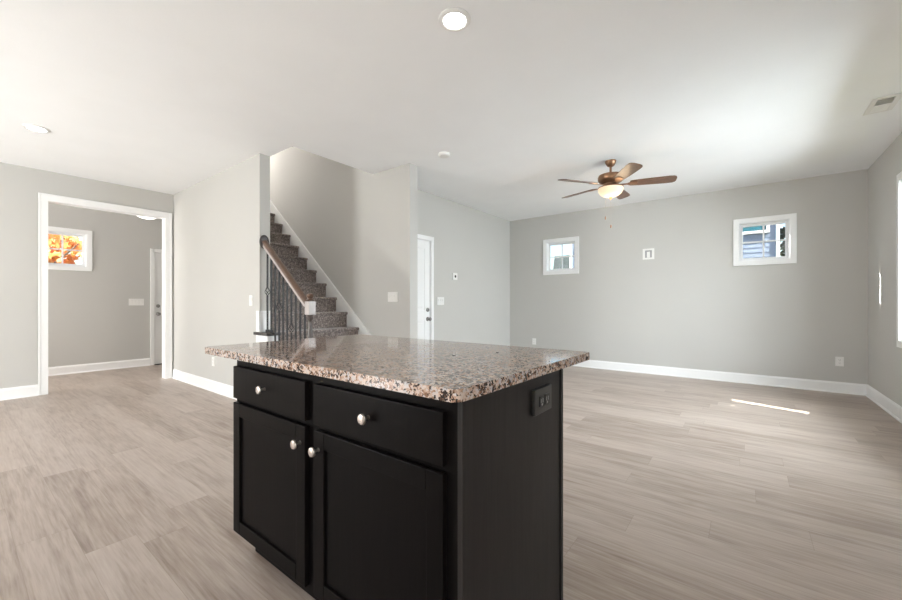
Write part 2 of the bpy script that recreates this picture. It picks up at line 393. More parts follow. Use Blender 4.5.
# baseboards with a shoe moulding
def base_run(bm, p0, p1, nrm):
    p0, p1, n = Vector(p0), Vector(p1), Vector(nrm)
    prof = [(0, 0), (0.026, 0), (0.026, 0.008), (0.022, 0.016), (0.015, 0.020), (0.015, 0.108), (0.012, 0.118), (0.009, 0.122), (0.006, 0.134), (0, 0.135)]
    A = [bm.verts.new((p0.x+n.x*a, p0.y+n.y*a, z)) for a, z in prof]; Bv = [bm.verts.new((p1.x+n.x*a, p1.y+n.y*a, z)) for a, z in prof]
    k = len(prof)
    bm.faces.new(A); bm.faces.new(Bv[::-1])
    for i in range(k): bm.faces.new([A[i], Bv[i], Bv[(i+1) % k], A[(i+1) % k]])
def baseboard(name, *runs):
    bm = B()
    for r in runs: base_run(bm, *r)
    return struct(obj(name, bm, M['trim'], smooth=20))
CW = 0.085
baseboard('baseboard_left', ((XL, YR), (XL, OPEN[0]-CW+0.014), (1, 0)))
baseboard('baseboard_stairs', ((XL+0.018, YS0), (-4.20, YS0), (0, -1)))
baseboard('baseboard_back', ((XH, YB), (XR, YB), (0, -1)))
baseboard('baseboard_right', ((XR, YB), (XR, -0.5), (-1, 0)))
baseboard('baseboard_hall', ((XH, 4.40), (XH, YB), (1, 0)), ((XH, YW+0.13), (XH, 3.485), (1, 0)))
baseboard('baseboard_landing', ((XS, YW), (XS, YW+0.13), (1, 0)), ((XH, YW+0.13), (XS, YW+0.13), (0, 1)))
baseboard('baseboard_foyer', ((XF, -1.63), (XF, 2.185), (1, 0)), ((XF, 3.23), (XF, 3.4), (1, 0)))

# cased opening to the foyer
def casing_bm(y0, y1, ztop, w_, t, xface, sgn, legs_to=0.0):
    bm = B(); xs = sorted((xface, xface+sgn*t))
    add_box(bm, *xs, y0-w_, y0, legs_to, ztop, 0.002); add_box(bm, *xs, y1, y1+w_, legs_to, ztop, 0.002)
    add_box(bm, *xs, y0-w_, y1+w_, ztop, ztop+w_, 0.002)
    xs2 = sorted((xface, xface+sgn*(t+0.006)))
    add_box(bm, *xs2, y0-w_, y0-w_+0.018, legs_to, ztop+w_-0.019, 0.003); add_box(bm, *xs2, y1+w_-0.018, y1+w_, legs_to, ztop+w_-0.019, 0.003)
    add_box(bm, *xs2, y0-w_, y1+w_, ztop+w_-0.018, ztop+w_, 0.003)
    return bm
t1 = casing_bm(OPEN[0]+0.014, OPEN[1]-0.014, OPEN[2]-0.014, 0.085, 0.016, XL, 1)
add_box(t1, XL-0.13, XL, OPEN[0], OPEN[0]+0.014, 0, OPEN[2]); add_box(t1, XL-0.13, XL, OPEN[1]-0.014, OPEN[1], 0, OPEN[2])
add_box(t1, XL-0.13, XL, OPEN[0], OPEN[1], OPEN[2]-0.014, OPEN[2])
struct(obj('trim_1', t1, M['trim']))

# ------------------------------------------------------------------ windows (local: faces -y, origin at the wall face)
def window(name, loc, rz, hw, z0, z1, wall_t=0.15, grid=(1, 1), cw=0.06):
    r = bpy.data.objects.new(name, None); C.objects.link(r); r.location = loc; r.rotation_euler = (0, 0, rz); struct(r)
    bm = B()
    add_box(bm, -hw-cw, -hw+0.006, -0.018, 0, z0-cw, z1+cw, 0.004); add_box(bm, hw-0.006, hw+cw, -0.018, 0, z0-cw, z1+cw, 0.004)
    add_box(bm, -hw-cw*0.5, hw+cw*0.5, -0.0175, 0, z1-0.006, z1+cw, 0.004); add_box(bm, -hw-cw*0.5, hw+cw*0.5, -0.0175, 0, z0-cw, z0+0.006, 0.004)
    obj('casing', bm, M['trim'], r)
    bm = B(); j = 0.014
    for b in ((-hw, -hw+j, 0, wall_t, z0, z1), (hw-j, hw, 0, wall_t, z0, z1), (-hw, hw, 0, wall_t, z0, z0+j), (-hw, hw, 0, wall_t, z1-j, z1)): add_box(bm, *b)
    obj('jamb', bm, M['vinyl'], r)
    bm = B(); s = 0.034; h = hw-j; y0, y1 = 0.055, 0.095
    a, b_ = z0+j, z1-j
    for q in ((-h, -h+s, y0, y1, a, b_), (h-s, h, y0, y1, a, b_), (-h+s, h-s, y0, y1, a, a+s), (-h+s, h-s, y0, y1, b_-s, b_)): add_box(bm, *q, 0.003)
    sash = obj('sash', bm, M['vinyl'], r)
    bm = B(); gx, gz = grid
    for i in range(gx):
        x = -h+s+(2*h-2*s)*(i+1)/(gx+1); add_box(bm, x-0.010, x+0.010, 0.064, 0.084, a+s, b_-s)
    for i in range(gz):
        z = a+s+(b_-a-2*s)*(i+1)/(gz+1); add_box(bm, -h+s, h-s, 0.066, 0.084, z-0.010, z+0.010)
    obj('muntin', bm, M['vinyl'], sash)
    bm = boxes((-h+s, h-s, 0.073, 0.077, a+s, b_-s)); obj('pane', bm, M['glass'], sash, smooth=0)
    return r
window('window_1', (W1C, YB, 0), 0, HW, WZ0, WZ1)
window('window_2', (W2C, YB, 0), 0, HW, WZ0, WZ1)
window('window_3', (XF, FWC, 0), PI/2, HW, WZ0-0.005, WZ1)
window('window_4', (XR, 5.2475, 0), -PI/2, 0.2625, 0.755, 2.295, grid=(0, 0))
window('window_5_added', (XR, 4.1, 0), -PI/2, 0.75, 0.755, 2.295, grid=(3, 1))  # unseen window added to bring in more light from the right
# unseen glazed doors added behind the camera for the daylight lamps
def glazed(name, loc, rz, hw, z0, z1, n):
    r = bpy.data.objects.new(name, None); C.objects.link(r); r.location = loc; r.rotation_euler = (0, 0, rz); struct(r)
    bm = B()
    add_box(bm, -hw-0.07, -hw, -0.018, 0, 0, z1+0.07, 0.004); add_box(bm, hw, hw+0.07, -0.018, 0, 0, z1+0.07, 0.004); add_box(bm, -hw, hw, -0.018, 0, z1, z1+0.07, 0.004)
    obj('casing', bm, M['trim'], r)
    for i in range(n):
        a = -hw + 2*hw*i/n; b_ = -hw + 2*hw*(i+1)/n; bm = B()
        for q in ((a, a+0.06, 0.04, 0.08, z0, z1), (b_-0.06, b_, 0.04, 0.08, z0, z1), (a+0.06, b_-0.06, 0.04, 0.08, z0, z0+0.09), (a+0.06, b_-0.06, 0.04, 0.08, z1-0.06, z1)): add_box(bm, *q)
        s = obj('sash', bm, M['vinyl'], r); obj('pane', boxes((a+0.06, b_-0.06, 0.058, 0.062, z0+0.09, z1-0.06)), M['glass'], s, smooth=0)
glazed('door_3_added', (-4.78, YR, 0), PI, 0.52, 0.02, 2.3, 1)
window('window_6_added', (-2.0, YR, 0), PI, 1.0, 0.98, 2.2, grid=(1, 0))  # unseen window added for the rear lamp
glazed('door_4_added', (XR, -1.5, 0), -PI/2, 0.9, 0.02, 2.15, 2)

# ------------------------------------------------------------------ panel doors (local: faces -y, origin at wall face, hinge side left)
def panel_door(name, loc, rz, x0, x1, ztop, latch_x, knob_z=0.89, dead_z=1.03, cw=0.06, threshold=False):
    r = bpy.data.objects.new(name, None); C.objects.link(r); r.location = loc; r.rotation_euler = (0, 0, rz); struct(r)
    bm = B()
    for b in ((x0-cw, x0, -0.016, 0, 0, ztop+cw), (x1, x1+cw, -0.016, 0, 0, ztop+cw), (x0-cw*0.5, x1+cw*0.5, -0.016, 0, ztop, ztop+cw)): add_box(bm, *b, 0.004)
    for b in ((x0-0.012, x0+0.004, 0, 0.12, 0, ztop+0.012), (x1-0.004, x1+0.012, 0, 0.12, 0, ztop+0.012), (x0, x1, 0, 0.12, ztop-0.004, ztop+0.012)): add_box(bm, *b)
    obj('casing', bm, M['trim'], r)
    bm = B(); a, b_ = x0+0.006, x1-0.006; y0 = 0.012; z0 = 0.012
    add_box(bm, a, b_, y0+0.008, y0+0.036, z0, ztop-0.006)
    st = 0.11
    for q in ((a, a+st, z0, ztop-0.006), (b_-st, b_, z0, ztop-0.006), (a+st, b_-st, z0, 0.23), (a+st, b_-st, 0.86, 1.02), (a+st, b_-st, ztop-0.13, ztop-0.006)):
        add_box(bm, q[0], q[1], y0, y0+0.012, q[2], q[3], 0.004)
    for q in ((0.23, 0.86), (1.02, ztop-0.13)):
        add_box(bm, a+st+0.035, b_-st-0.035, y0+0.002, y0+0.012, q[0]+0.035, q[1]-0.035, 0.006)
    slab = obj('slab', bm, M['trim'], r)
    R90 = Matrix.Rotation(PI/2, 3, 'X')
    bm = B(); add_lathe(bm, [(0.032, 0), (0.032, 0.006), (0.026, 0.010), (0.012, 0.014), (0.011, 0.032), (0.020, 0.038), (0.028, 0.048), (0.028, 0.056), (0.022, 0.064), (0.008, 0.068)], (latch_x, y0, knob_z), 24, R90)
    obj('knob', bm, M['door_nickel'], slab)
    bm = B(); add_lathe(bm, [(0.030, 0), (0.030, 0.010), (0.024, 0.015), (0.010, 0.017)], (latch_x, y0, dead_z), 24, R90)
    add_box(bm, latch_x-0.005, latch_x+0.005, y0-0.032, y0-0.016, dead_z-0.014, dead_z+0.014, 0.002)
    obj('deadbolt', bm, M['door_nickel'], slab)
    if threshold: obj('threshold', boxes((x0, x1, -0.03, 0.13, 0, 0.012)), M['slot'], r)
    return r
# hall door faces +x (rz=+90: local +x runs along +y)
panel_door('door_1', (XH, 3.94, 0), PI/2, -0.39, 0.39, 2.04, 0.336, 0.885, 1.02)
# foyer entry door
panel_door('door_2', (XF, 2.71, 0), PI/2, -0.46, 0.46, 2.04, -0.40, 0.92, 1.065, threshold=True)

# ------------------------------------------------------------------ staircase
RISE, RUN, X1 = 0.1965, 0.2343, -3.26
NST = 15
st = thing('staircase', 'carpeted staircase climbing leftwards behind the wall, white skirt board along it', 'stairs', (X1, 2.7, 0))
off = (X1, 2.7, 0)
def zt(k): return 0.02 + RISE*k if k else 0.0
def xt(k): return X1 - RUN*(k-1)
YC0, YC1 = 2.155, 3.222
def step_bm(k):
    bm = B(); x, z, zb = xt(k), zt(k), zt(k-1)
    if k == 1: zb = 0.0
    R = 0.019
    xr = x-0.022
    pts = [(xr, zb), (xr, z-2*R-0.004)]
    for i in range(9):
        a = -PI/2 + PI*i/8
        pts.append((x-R+R*math.cos(a)*1.0, z-R+R*math.sin(a)))
    xb = xt(k+1)-0.022
    pts += [(xb, z), (xb, zb-0.0 if k > 1 else 0.0)]
    y0 = YC0 if k > 4 else 2.16
    add_prism(bm, [(p[0]-off[0], p[1]) for p in pts], y0-off[1], YC1-off[1], 'y')
    return bm
for k in range(1, NST+1):
    obj('carpet_step', step_bm(k), M['carpet'], st, 50)
# wooden tread ends on the open side
for k in range(1, 5):
    x, z = xt(k), zt(k); bm = B()
    xb = xt(k+1)-0.02 if k < 4 else XE+0.001
    add_box(bm, xb-off[0], x+0.014-off[0], 2.005-off[1], 2.16-off[1], z-0.032, z, 0.008, 3)
    if k == 4: add_box(bm, -4.245-off[0], -4.12-off[0], 2.005-off[1], 2.036-off[1], z-0.032, z, 0.008, 3)
    o = obj('tread_end', bm, M['dark_wood'], st); o['label'] = 'dark stained wooden tread end'
# white stringer on the open side, plinth round the wall end, skirt on the far wall
bm = B(); pts = [(XE, 0), (xt(1)-0.02, 0)]
for k in range(1, 5):
    pts.append((xt(k)-0.02, zt(k)-0.033))
    if k < 4: pts.append((xt(k+1)-0.02, zt(k)-0.033))
pts.append((XE, zt(4)-0.033))
add_prism(bm, [(p[0]-off[0], p[1]) for p in pts], 2.03-off[1], 2.155-off[1], 'y')
o = obj('stringer', bm, M['trim'], st); o['label'] = 'white stringer below the open treads'
bm = B()
add_box(bm, XE+0.001-off[0], XE+0.016-off[0], YS0-0.014-off[1], YS1-off[1], zt(4)+0.002, 1.035, 0.003)
add_box(bm, XE-0.055-off[0], XE+0.001-off[0], YS0-0.014-off[1], YS0-0.001-off[1], zt(4)+0.002, 1.035, 0.003)
add_box(bm, XE-0.055-off[0], XE+0.001-off[0], YS0-0.014-off[1], YS0-0.001-off[1], 0, zt(4)-0.034, 0.003)
o = obj('plinth', bm, M['trim'], st); o['label'] = 'white trim block at the wall end'
bm = B()
def skz(x): return 0.74 + 0.8425*(-3.774-x)
xa, xb2 = -6.66, XS-0.005
pts = [(xa, 0.0), (xb2, 0.0), (xb2, skz(-3.1)), (-3.1, skz(-3.1)), (xa, skz(xa))]
add_prism(bm, [(p[0]-off[0], p[1]) for p in pts], YC1+0.001-off[1], YW-0.001-off[1], 'y')
pts = [(xa, skz(xa)-0.048), (-3.1, skz(-3.1)-0.048), (-3.1, skz(-3.1)), (xa, skz(xa))]
add_prism(bm, [(p[0]-off[0], p[1]) for p in pts], YC1-0.007-off[1], YC1+0.001-off[1], 'y')
o = obj('skirt_board', bm, M['trim'], st); o['label'] = 'white sloping skirt board along the far wall'

# ------------------------------------------------------------------ railing
YB_ = 2.085
rl = thing('stair_railing', 'brown handrail with black iron balusters on the open side of the stairs', 'railing', (-3.3, YB_, zt(1)))
ro = Vector((-3.3, YB_, zt(1)))
P0 = Vector((XE+0.02, YB_, 1.775)); P1 = Vector((-3.335, YB_, 1.115))
def railz(x): return P0.z + (P1.z-P0.z)*(x-P0.x)/(P1.x-P0.x)
def sweep(bm, prof, a, b, ext=0.0):
    # profile in (y, n) swept from a to b, n perpendicular in the xz plane
    d = (b-a).normalized(); n = Vector((-d.z, 0, d.x)); n = n if n.z > 0 else -n
    A = [bm.verts.new(a - ro + Vector((0, p[0], 0)) + n*p[1]) for p in prof]; Bv = [bm.verts.new(b - ro + Vector((0, p[0], 0)) + n*p[1]) for p in prof]
    k = len(prof); bm.faces.new(A); bm.faces.new(Bv[::-1])
    for i in range(k): bm.faces.new([A[i], Bv[i], Bv[(i+1) % k], A[(i+1) % k]])
prof = []
for i in range(13):
    a = PI*i/12; prof.append((0.030*math.cos(a), 0.012+0.020*math.sin(a)))
prof += [(-0.031, 0.004), (-0.024, -0.010), (0.024, -0.010), (0.031, 0.004)]
bm = B(); sweep(bm, prof, P0, P1)
hr = obj('handrail', bm, M['rail'], rl)
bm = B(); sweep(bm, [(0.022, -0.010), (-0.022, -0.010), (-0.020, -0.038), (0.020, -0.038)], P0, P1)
o = obj('sheen_under_rail', bm, M['newel'], hr, 20); o['label'] = 'strip under the brown handrail painted pale as window sheen'  # pale strip stands for sheen on the glossy rail side
bm = B()
ry = Matrix.Rotation(PI/2, 3, 'Y')
add_lathe(bm, [(1.0, 0), (1.0, 0.012), (0.86, 0.018), (0.6, 0.020)], (0, 0, 0), 32, ry)
for v in bm.verts: v.co = Vector((XE+0.001+v.co.x, YB_+0.002+v.co.y*0.052, 1.785+v.co.z*0.076)) - ro
o = obj('rosette', bm, M['dark_wood'], rl); o['label'] = 'dark oval rosette on the wall end'
# newel post
NX = -3.283
bm = B()
add_box(bm, NX-0.043-ro.x, NX+0.043-ro.x, -0.043, 0.043, 0, 0.30, 0.004)
add_lathe(bm, [(0.043, 0.30), (0.043, 0.31), (0.030, 0.325), (0.034, 0.345), (0.022, 0.37), (0.028, 0.44), (0.029, 0.50), (0.023, 0.62), (0.016, 0.72), (0.019, 0.735), (0.029, 0.75), (0.031, 0.765), (0.024, 0.778), (0.030, 0.792)], (NX-ro.x, 0, 0), 24)
nw = obj('newel_post', bm, M['newel_shaft'], rl)
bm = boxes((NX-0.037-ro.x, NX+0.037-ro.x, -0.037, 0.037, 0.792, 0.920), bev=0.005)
o = obj('newel_block', bm, M['newel'], nw); o['label'] = 'square block at the post top painted pale as window sheen'  # block coloured pale in place of window sheen
bm = B(); add_lathe(bm, [(0.030, 0.928), (0.034, 0.936), (0.020, 0.946), (0.030, 0.962), (0.034, 0.976), (0.028, 0.992), (0.010, 1.0)], (NX-ro.x, 0, 0), 24)
obj('newel_cap', bm, M['rail'], nw)
# balusters
bx = [-4.089, -4.009, -3.928, -3.848, -3.768, -3.692, -3.614, -3.533, -3.452, -3.374]
def tread_of(x):
    for k in range(4, 0, -1):
        if x < xt(k): return k
for i, x in enumerate(bx):
    zb = zt(tread_of(x)); ztop = railz(x)-0.036; bm = B()
    h = 0.0075
    basket = i in (0, 3, 6)
    zc = {0: 1.245, 3: 1.085, 6: 0.865}.get(i)
    def bar(z0, z1): add_box(bm, x-h-ro.x, x+h-ro.x, -h, h, z0-ro.z, z1-ro.z, 0.0015, 1)
    if basket: bar(zb, zc-0.045); bar(zc+0.045, ztop)
    else: bar(zb, ztop)
    b = obj('baluster', bm, M['iron'], rl)
    bm = boxes((x-0.016-ro.x, x+0.016-ro.x, -0.016, 0.016, zb-ro.z, zb+0.028-ro.z), bev=0.004); obj('shoe', bm, M['iron'], b)
    if basket:
        bm = B()
        for q in range(4):
            pts = []
            for s in range(11):
                u = s/10; a = q*PI/2 + u*PI*0.9; rad = 0.004+0.022*math.sin(PI*u)
                pts.append((x-ro.x+rad*math.cos(a), rad*math.sin(a), zc-0.045+0.09*u-ro.z))
            add_tube(bm, pts, 0.0035, 6)
        obj('basket', bm, M['iron'], b)

# ------------------------------------------------------------------ kitchen island
IY = 0.765                       # face frame plane
IX0, IX1, IYB = -1.766, -0.547, 1.40
isl = thing('kitchen_island', 'black stained shaker island cabinet with two drawers over two doors', 'kitchen island', (-1.156, 1.08, 0))
io = (-1.156, 1.08, 0)
bm = boxes((IX0, IX1-0.016, IY+0.02, IYB-0.001, 0.115, 0.884), (IX0, IX1-0.016, IY, IY+0.021, 0.115, 0.884), off=io)
obj('carcass', bm, M['cabinet'], isl, smooth=0)
bm = boxes((IX0+0.01, IX1-0.018, IY+0.075, IYB-0.02, 0, 0.116), off=io); obj('toe_kick', bm, M['cabinet'], isl, smooth=0)
bm = boxes((IX1-0.0155, IX1, IY-0.004, IYB-0.022, 0, 0.884), bev=0.001, off=io)
obj('end_panel', bm, M['cabinet_end'], isl)
bm = boxes((IX1-0.03, IX1+0.006, IYB-0.022, IYB, 0, 0.884), bev=0.003, off=io)
obj('corner_post', bm, M['cabinet_end'], isl)
def knob(parent, x, y, z):
    bm = B(); add_lathe(bm, [(0.007, 0), (0.0055, 0.004), (0.0050, 0.016), (0.009, 0.019), (0.0155, 0.021), (0.0165, 0.025), (0.0145, 0.029), (0.008, 0.031)], (x-io[0], y-io[1], z), 24, Matrix.Rotation(PI/2, 3, 'X'))
    return obj('knob', bm, M['nickel'], parent)
def drawer(x0, x1, z0, z1):
    bm = boxes((x0, x1, IY-0.020, IY-0.001, z0, z1), bev=0.003, off=io)
    d = obj('drawer', bm, M['cabinet'], isl); knob(d, (x0+x1)/2, IY-0.020, (z0+z1)/2+0.006)
def door(x0, x1, z0, z1, kx):
    S = 0.057; y0, y1 = IY-0.020, IY-0.001; bm = B()
    for b in ((x0, x0+S, z0, z1), (x1-S, x1, z0, z1), (x0+S, x1-S, z0, z0+S), (x0+S, x1-S, z1-S, z1)):
        add_box(bm, b[0]-io[0], b[1]-io[0], y0-io[1], y1-io[1], b[2], b[3], 0.0035)
    d = obj('door', bm, M['cabinet'], isl)
    bm = boxes((x0+S-0.004, x1-S+0.004, y0+0.010, y1, z0+S-0.004, z1-S+0.004), off=io); obj('door_panel', bm, M['cabinet'], d, smooth=0)
    knob(d, kx, y0, 0.632)
D1, D2 = (-1.757, -1.206), (-1.154, -0.596)
drawer(*D1, 0.711, 0.848); drawer(*D2, 0.711, 0.848)
door(*D1, 0.137, 0.693, -1.2345); door(*D2, 0.137, 0.693, -1.1255)

# granite top
def rounded_rect(x0, x1, y0, y1, r, n=6):
    pts = []
    for cx, cy, a0 in ((x1-r, y1-r, 0), (x0+r, y1-r, PI/2), (x0+r, y0+r, PI), (x1-r, y0+r, 3*PI/2)):
        for i in range(n+1):
            a = a0 + PI/2*i/n; pts.append((cx+r*math.cos(a), cy+r*math.sin(a)))
    return pts
TX0, TX1, TY0, TY1 = -2.008, -0.534, 0.722, 1.630
bm = B()
outl = [(p[0] + (0.022*max(0, (p[1]-TY0)/(TY1-TY0)) if p[0] > -1 else 0), p[1]) for p in rounded_rect(TX0, TX1, TY0, TY1, 0.016)]
fs = add_prism(bm, [(p[0]-io[0], p[1]-io[1]) for p in outl], 0.0, 0.031, 'z')
bmesh.ops.bevel(bm, geom=[e for f in fs[:2] for e in f.edges], offset=0.006, segments=3, profile=0.5, affect='EDGES')
top = obj('granite_countertop', bm, M['granite'], smooth=20, loc=(io[0], io[1], 0.8845))
tag(top, 'speckled beige granite countertop overhanging the black island', 'countertop')
for x, y in ((-0.899, 1.192), (-0.81, 1.373)):
    bm = B(); add_lathe(bm, [(0.006, 0), (0.006, 0.0012), (0.004, 0.0018)], (x-io[0], y-io[1], 0.0309), 16)
    o = obj('hole_plug', bm, M['slot'], top); o['label'] = 'small dark plug in the granite'

# ------------------------------------------------------------------ wall plates (local: faces -y)
def plate(name, label, cat, loc, rz, w_, h, mats=None, group=None, t=0.006):
    r = thing(name, label, cat, loc, rz, group)
    bm = boxes((-w_/2, w_/2, -t, -0.0005, -h/2, h/2), bev=0.0022); obj('cover_plate', bm, mats or M['plate'], r)
    return r
def outlet(label, loc, rz):
    r = plate('electrical_outlet', label, 'outlet', loc, rz, 0.074, 0.116)
    for s in (-1, 1):
        bm = boxes((-0.017, 0.017, -0.0085, -0.005, s*0.0195-0.0145, s*0.0195+0.0145), bev=0.003); f = obj('receptacle', bm, M['plate'], r)
        bm = boxes((-0.0085, -0.006, -0.009, -0.008, s*0.0195-0.002, s*0.0195+0.007), (0.006, 0.0085, -0.009, -0.008, s*0.0195-0.002, s*0.0195+0.007), (-0.002, 0.002, -0.009, -0.008, s*0.0195-0.010, s*0.0195-0.006)); obj('slots', bm, M['slot'], f)
    return r
def switch(label, loc, rz, n):
    r = plate('light_switch', label, 'light switch', loc, rz, 0.074+0.046*(n-1), 0.118)
    for i in range(n):
        x = (i-(n-1)/2)*0.046
        bm = B(); add_box(bm, x-0.0165, x+0.0165, -0.0085, -0.005, -0.033, 0.033, 0.0015)
        add_box(bm, x-0.014, x+0.014, -0.012, -0.006, 0.0, 0.030, 0.002); obj('rocker', bm, M['plate'], r)
    return r
outlet('white outlet low on back wall near the right corner', (0.936, YB, 0.39), 0)
outlet('white outlet low on back wall just right of the hall corner', (-3.178, YB, 0.39), 0)
outlet('white outlet low on the wall under the granite overhang at left', (-5.365, YS0, 0.377), 0)
switch('narrow single white switch near the end of the wall left of the railing', (-4.36, YS0, 1.148), 0, 1)
switch('wide white switch plate on the wall between stairs and hall door', (-3.36, YW, 1.193), 0, 3)
switch('white switch plate below the thermostat beside the hall door', (XH, 4.563, 1.15), PI/2, 3)
switch('wide white four switch plate beside the foyer entry door', (XF, 1.993, 1.137), PI/2, 4)
# black outlet on the island end (faces +x)
r = thing('electrical_outlet', 'black outlet box on the dark end panel of the island', 'outlet', (IX1+0.0005, 1.205, 0.797), PI/2)
obj('cover_plate', boxes((-0.068, 0.068, -0.014, 0, -0.042, 0.042), bev=0.004), M['black_plastic'], r)
for s in (-1, 1):
    f = obj('receptacle', boxes((s*0.021-0.016, s*0.021+0.016, -0.017, -0.013, -0.018, 0.018), bev=0.004), M['black_plastic'], r)
    obj('slots', boxes((s*0.021-0.009, s*0.021-0.0055, -0.0175, -0.0165, -0.004, 0.009), (s*0.021+0.0055, s*0.021+0.009, -0.0175, -0.0165, -0.004, 0.009), (s*0.021-0.003, s*0.021+0.003, -0.0175, -0.0165, -0.013, -0.007)), M['grey_slot'], f)
# thermostat
r = thing('thermostat', 'small white thermostat with dark round display on the hall wall', 'thermostat', (XH, 4.912, 1.545), PI/2)
obj('housing', boxes((-0.062, 0.062, -0.022, -0.0005, -0.055, 0.055), bev=0.006), M['plate'], r)
bm = B(); add_lathe(bm, [(0.022, 0), (0.022, 0.003), (0.018, 0.004)], (0.004, -0.021, 0.0), 24, Matrix.Rotation(PI/2, 3, 'X')); obj('display', bm, M['slot'], r)
# recessed media box high on the back wall
r = thing('media_box', 'white recessed cable box high on back wall between the two windows', 'wall plate', (-1.218, YB, 1.898))
bm = B()
add_box(bm, -0.083, -0.05, -0.008, -0.0005, -0.085, 0.085, 0.002); add_box(bm, 0.05, 0.083, -0.008, -0.0005, -0.085, 0.085, 0.002)
add_box(bm, -0.052, 0.052, -0.008, -0.0005, 0.058, 0.085, 0.002); add_box(bm, -0.052, 0.052, -0.008, -0.0005, -0.085, -0.058, 0.002)
obj('box_frame', bm, M['plate'], r)
obj('recess', boxes((-0.05, 0.05, -0.003, -0.0006, -0.058, 0.058)), M['grey_slot'], r)
obj('insert', boxes((-0.022, 0.022, -0.007, -0.0028, -0.056, 0.036), bev=0.002), M['plate'], r)

# ------------------------------------------------------------------ ceiling fittings
def can(label, x, y):
    r = thing('recessed_light', label, 'ceiling light', (x, y, CH), 0, None)
    bm = B(); add_lathe(bm, [(0.064, -0.0005), (0.092, -0.0005), (0.092, -0.004), (0.086, -0.010), (0.072, -0.013), (0.064, -0.009)], (0, 0, 0), 40, caps=False)
    bmesh.ops.remove_doubles(bm, verts=bm.verts[:], dist=1e-6); obj('trim_ring', bm, M['plate'], r)
    bm = B(); add_lathe(bm, [(0.066, -0.002), (0.066, -0.008), (0.05, -0.0095)], (0, 0, 0), 40); obj('lamp_disc', bm, M['can_lamp'], r)
can('round lit recessed ceiling light above the island', -1.318, 1.755)
can('round lit recessed ceiling light near the foyer opening', -5.208, 0.49)
r = thing('smoke_detector', 'small round white smoke detector on the ceiling near the stairs', 'smoke detector', (-2.59, 3.26, CH))
bm = B(); add_lathe(bm, [(0.062, -0.0005), (0.062, -0.022), (0.056, -0.030), (0.040, -0.034), (0.012, -0.036)], (0, 0, 0), 36); sd = obj('housing', bm, M['plate'], r)
bm = B(); add_lathe(bm, [(0.046, -0.031), (0.046, -0.0345), (0.042, -0.0355)], (0, 0, 0), 36); obj('grille', bm, M['plate'], r)
# register
r = thing('ceiling_vent', 'white louvred air register on the ceiling near the right wall', 'vent', (0.888, 4.615, CH))
bm = B()
for b in ((-0.085, -0.05, -0.165, 0.165), (0.05, 0.085, -0.165, 0.165), (-0.05, 0.05, -0.165, -0.13), (-0.05, 0.05, 0.13, 0.165), (-0.05, 0.05, -0.008, 0.008)):
    add_box(bm, b[0], b[1], b[2], b[3], -0.010, -0.0005, 0.002)
obj('frame', bm, M['plate'], r)
obj('duct', boxes((-0.05, 0.05, -0.13, 0.13, -0.002, -0.0006)), M['slot'], r)
for s, y0 in ((1, -0.124), (-1, 0.014)):
    bm = B()
    for i in range(9):
        y = y0+0.0135*i; q = Matrix.Translation((0, y+0.002, -0.006)) @ Matrix.Rotation(s*math.radians(42), 4, 'X')
        add_box(bm, -0.05, 0.05, -0.006, 0.006, -0.0006, 0.0006, mat=q)
    obj('louver', bm, M['plate'], r, smooth=0)
# foyer dome light
r = thing('dome_light', 'white glowing dome light on the foyer ceiling behind the opening header', 'ceiling light', (-7.9, 2.0, CH))
bm = B(); add_lathe(bm, [(0.075, -0.0005), (0.075, -0.02), (0.03, -0.03), (0.03, -0.085), (0.17, -0.10), (0.185, -0.11), (0.185, -0.122), (0.17, -0.126)], (0, 0, 0), 40); obj('base', bm, M['plate'], r)
bm = B(); add_lathe(bm, [(0.172, -0.124), (0.170, -0.145), (0.150, -0.175), (0.105, -0.203), (0.05, -0.217), (0.01, -0.219)], (0, 0, 0), 40); obj('glass_dome', bm, M['dome_glass'], r)

# ceiling fan
FX, FY = -1.218, 4.586
fan = thing('ceiling_fan', 'bronze five blade ceiling fan with lit amber bowl', 'ceiling fan', (FX, FY, CH))
bm = B(); add_lathe(bm, [(0.060, -0.0005), (0.060, -0.012), (0.054, -0.03), (0.040, -0.055), (0.022, -0.066), (0.014, -0.07)], (0, 0, 0), 32); obj('canopy', bm, M['bronze'], fan)
bm = B(); add_lathe(bm, [(0.0125, -0.066), (0.0125, -0.15)], (0, 0, 0), 16); obj('downrod', bm, M['bronze'], fan)
bm = B(); add_lathe(bm, [(0.03, -0.14), (0.045, -0.145), (0.09, -0.152), (0.128, -0.165), (0.138, -0.185), (0.138, -0.215), (0.125, -0.235), (0.10, -0.25), (0.085, -0.262), (0.085, -0.275)], (0, 0, 0), 40); obj('motor_housing', bm, M['bronze'], fan)
BZ = -0.272
for k in range(5):
    a = math.radians(18+72*k); Rm = Matrix.Rotation(a, 4, 'Z') @ Matrix.Translation((0, 0, BZ)) @ Matrix.Rotation(math.radians(-13), 4, 'X')
    pts = []
    xs = [0.20, 0.215, 0.30, 0.45, 0.58, 0.63, 0.652, 0.662]
    hwid = [0.045, 0.052, 0.060, 0.067, 0.071, 0.068, 0.055, 0.030]
    pts = [(x, -h) for x, h in zip(xs, hwid)] + [(x, h) for x, h in zip(xs[::-1], hwid[::-1])]
    bm = B(); add_prism(bm, pts, -0.004, 0.004, 'z'); bm.transform(Rm)
    bl = obj('blade', bm, M['blade'], fan)
    bm = B(); Ra = Matrix.Rotation(a, 4, 'Z')
    add_prism(bm, [(0.075, -0.014), (0.17, -0.012), (0.20, -0.032), (0.27, -0.030), (0.285, 0), (0.27, 0.030), (0.20, 0.032), (0.17, 0.012), (0.075, 0.014)], -0.011, -0.005, 'z'); bm.transform(Rm)
    obj('blade_iron', bm, M['bronze'], bl)
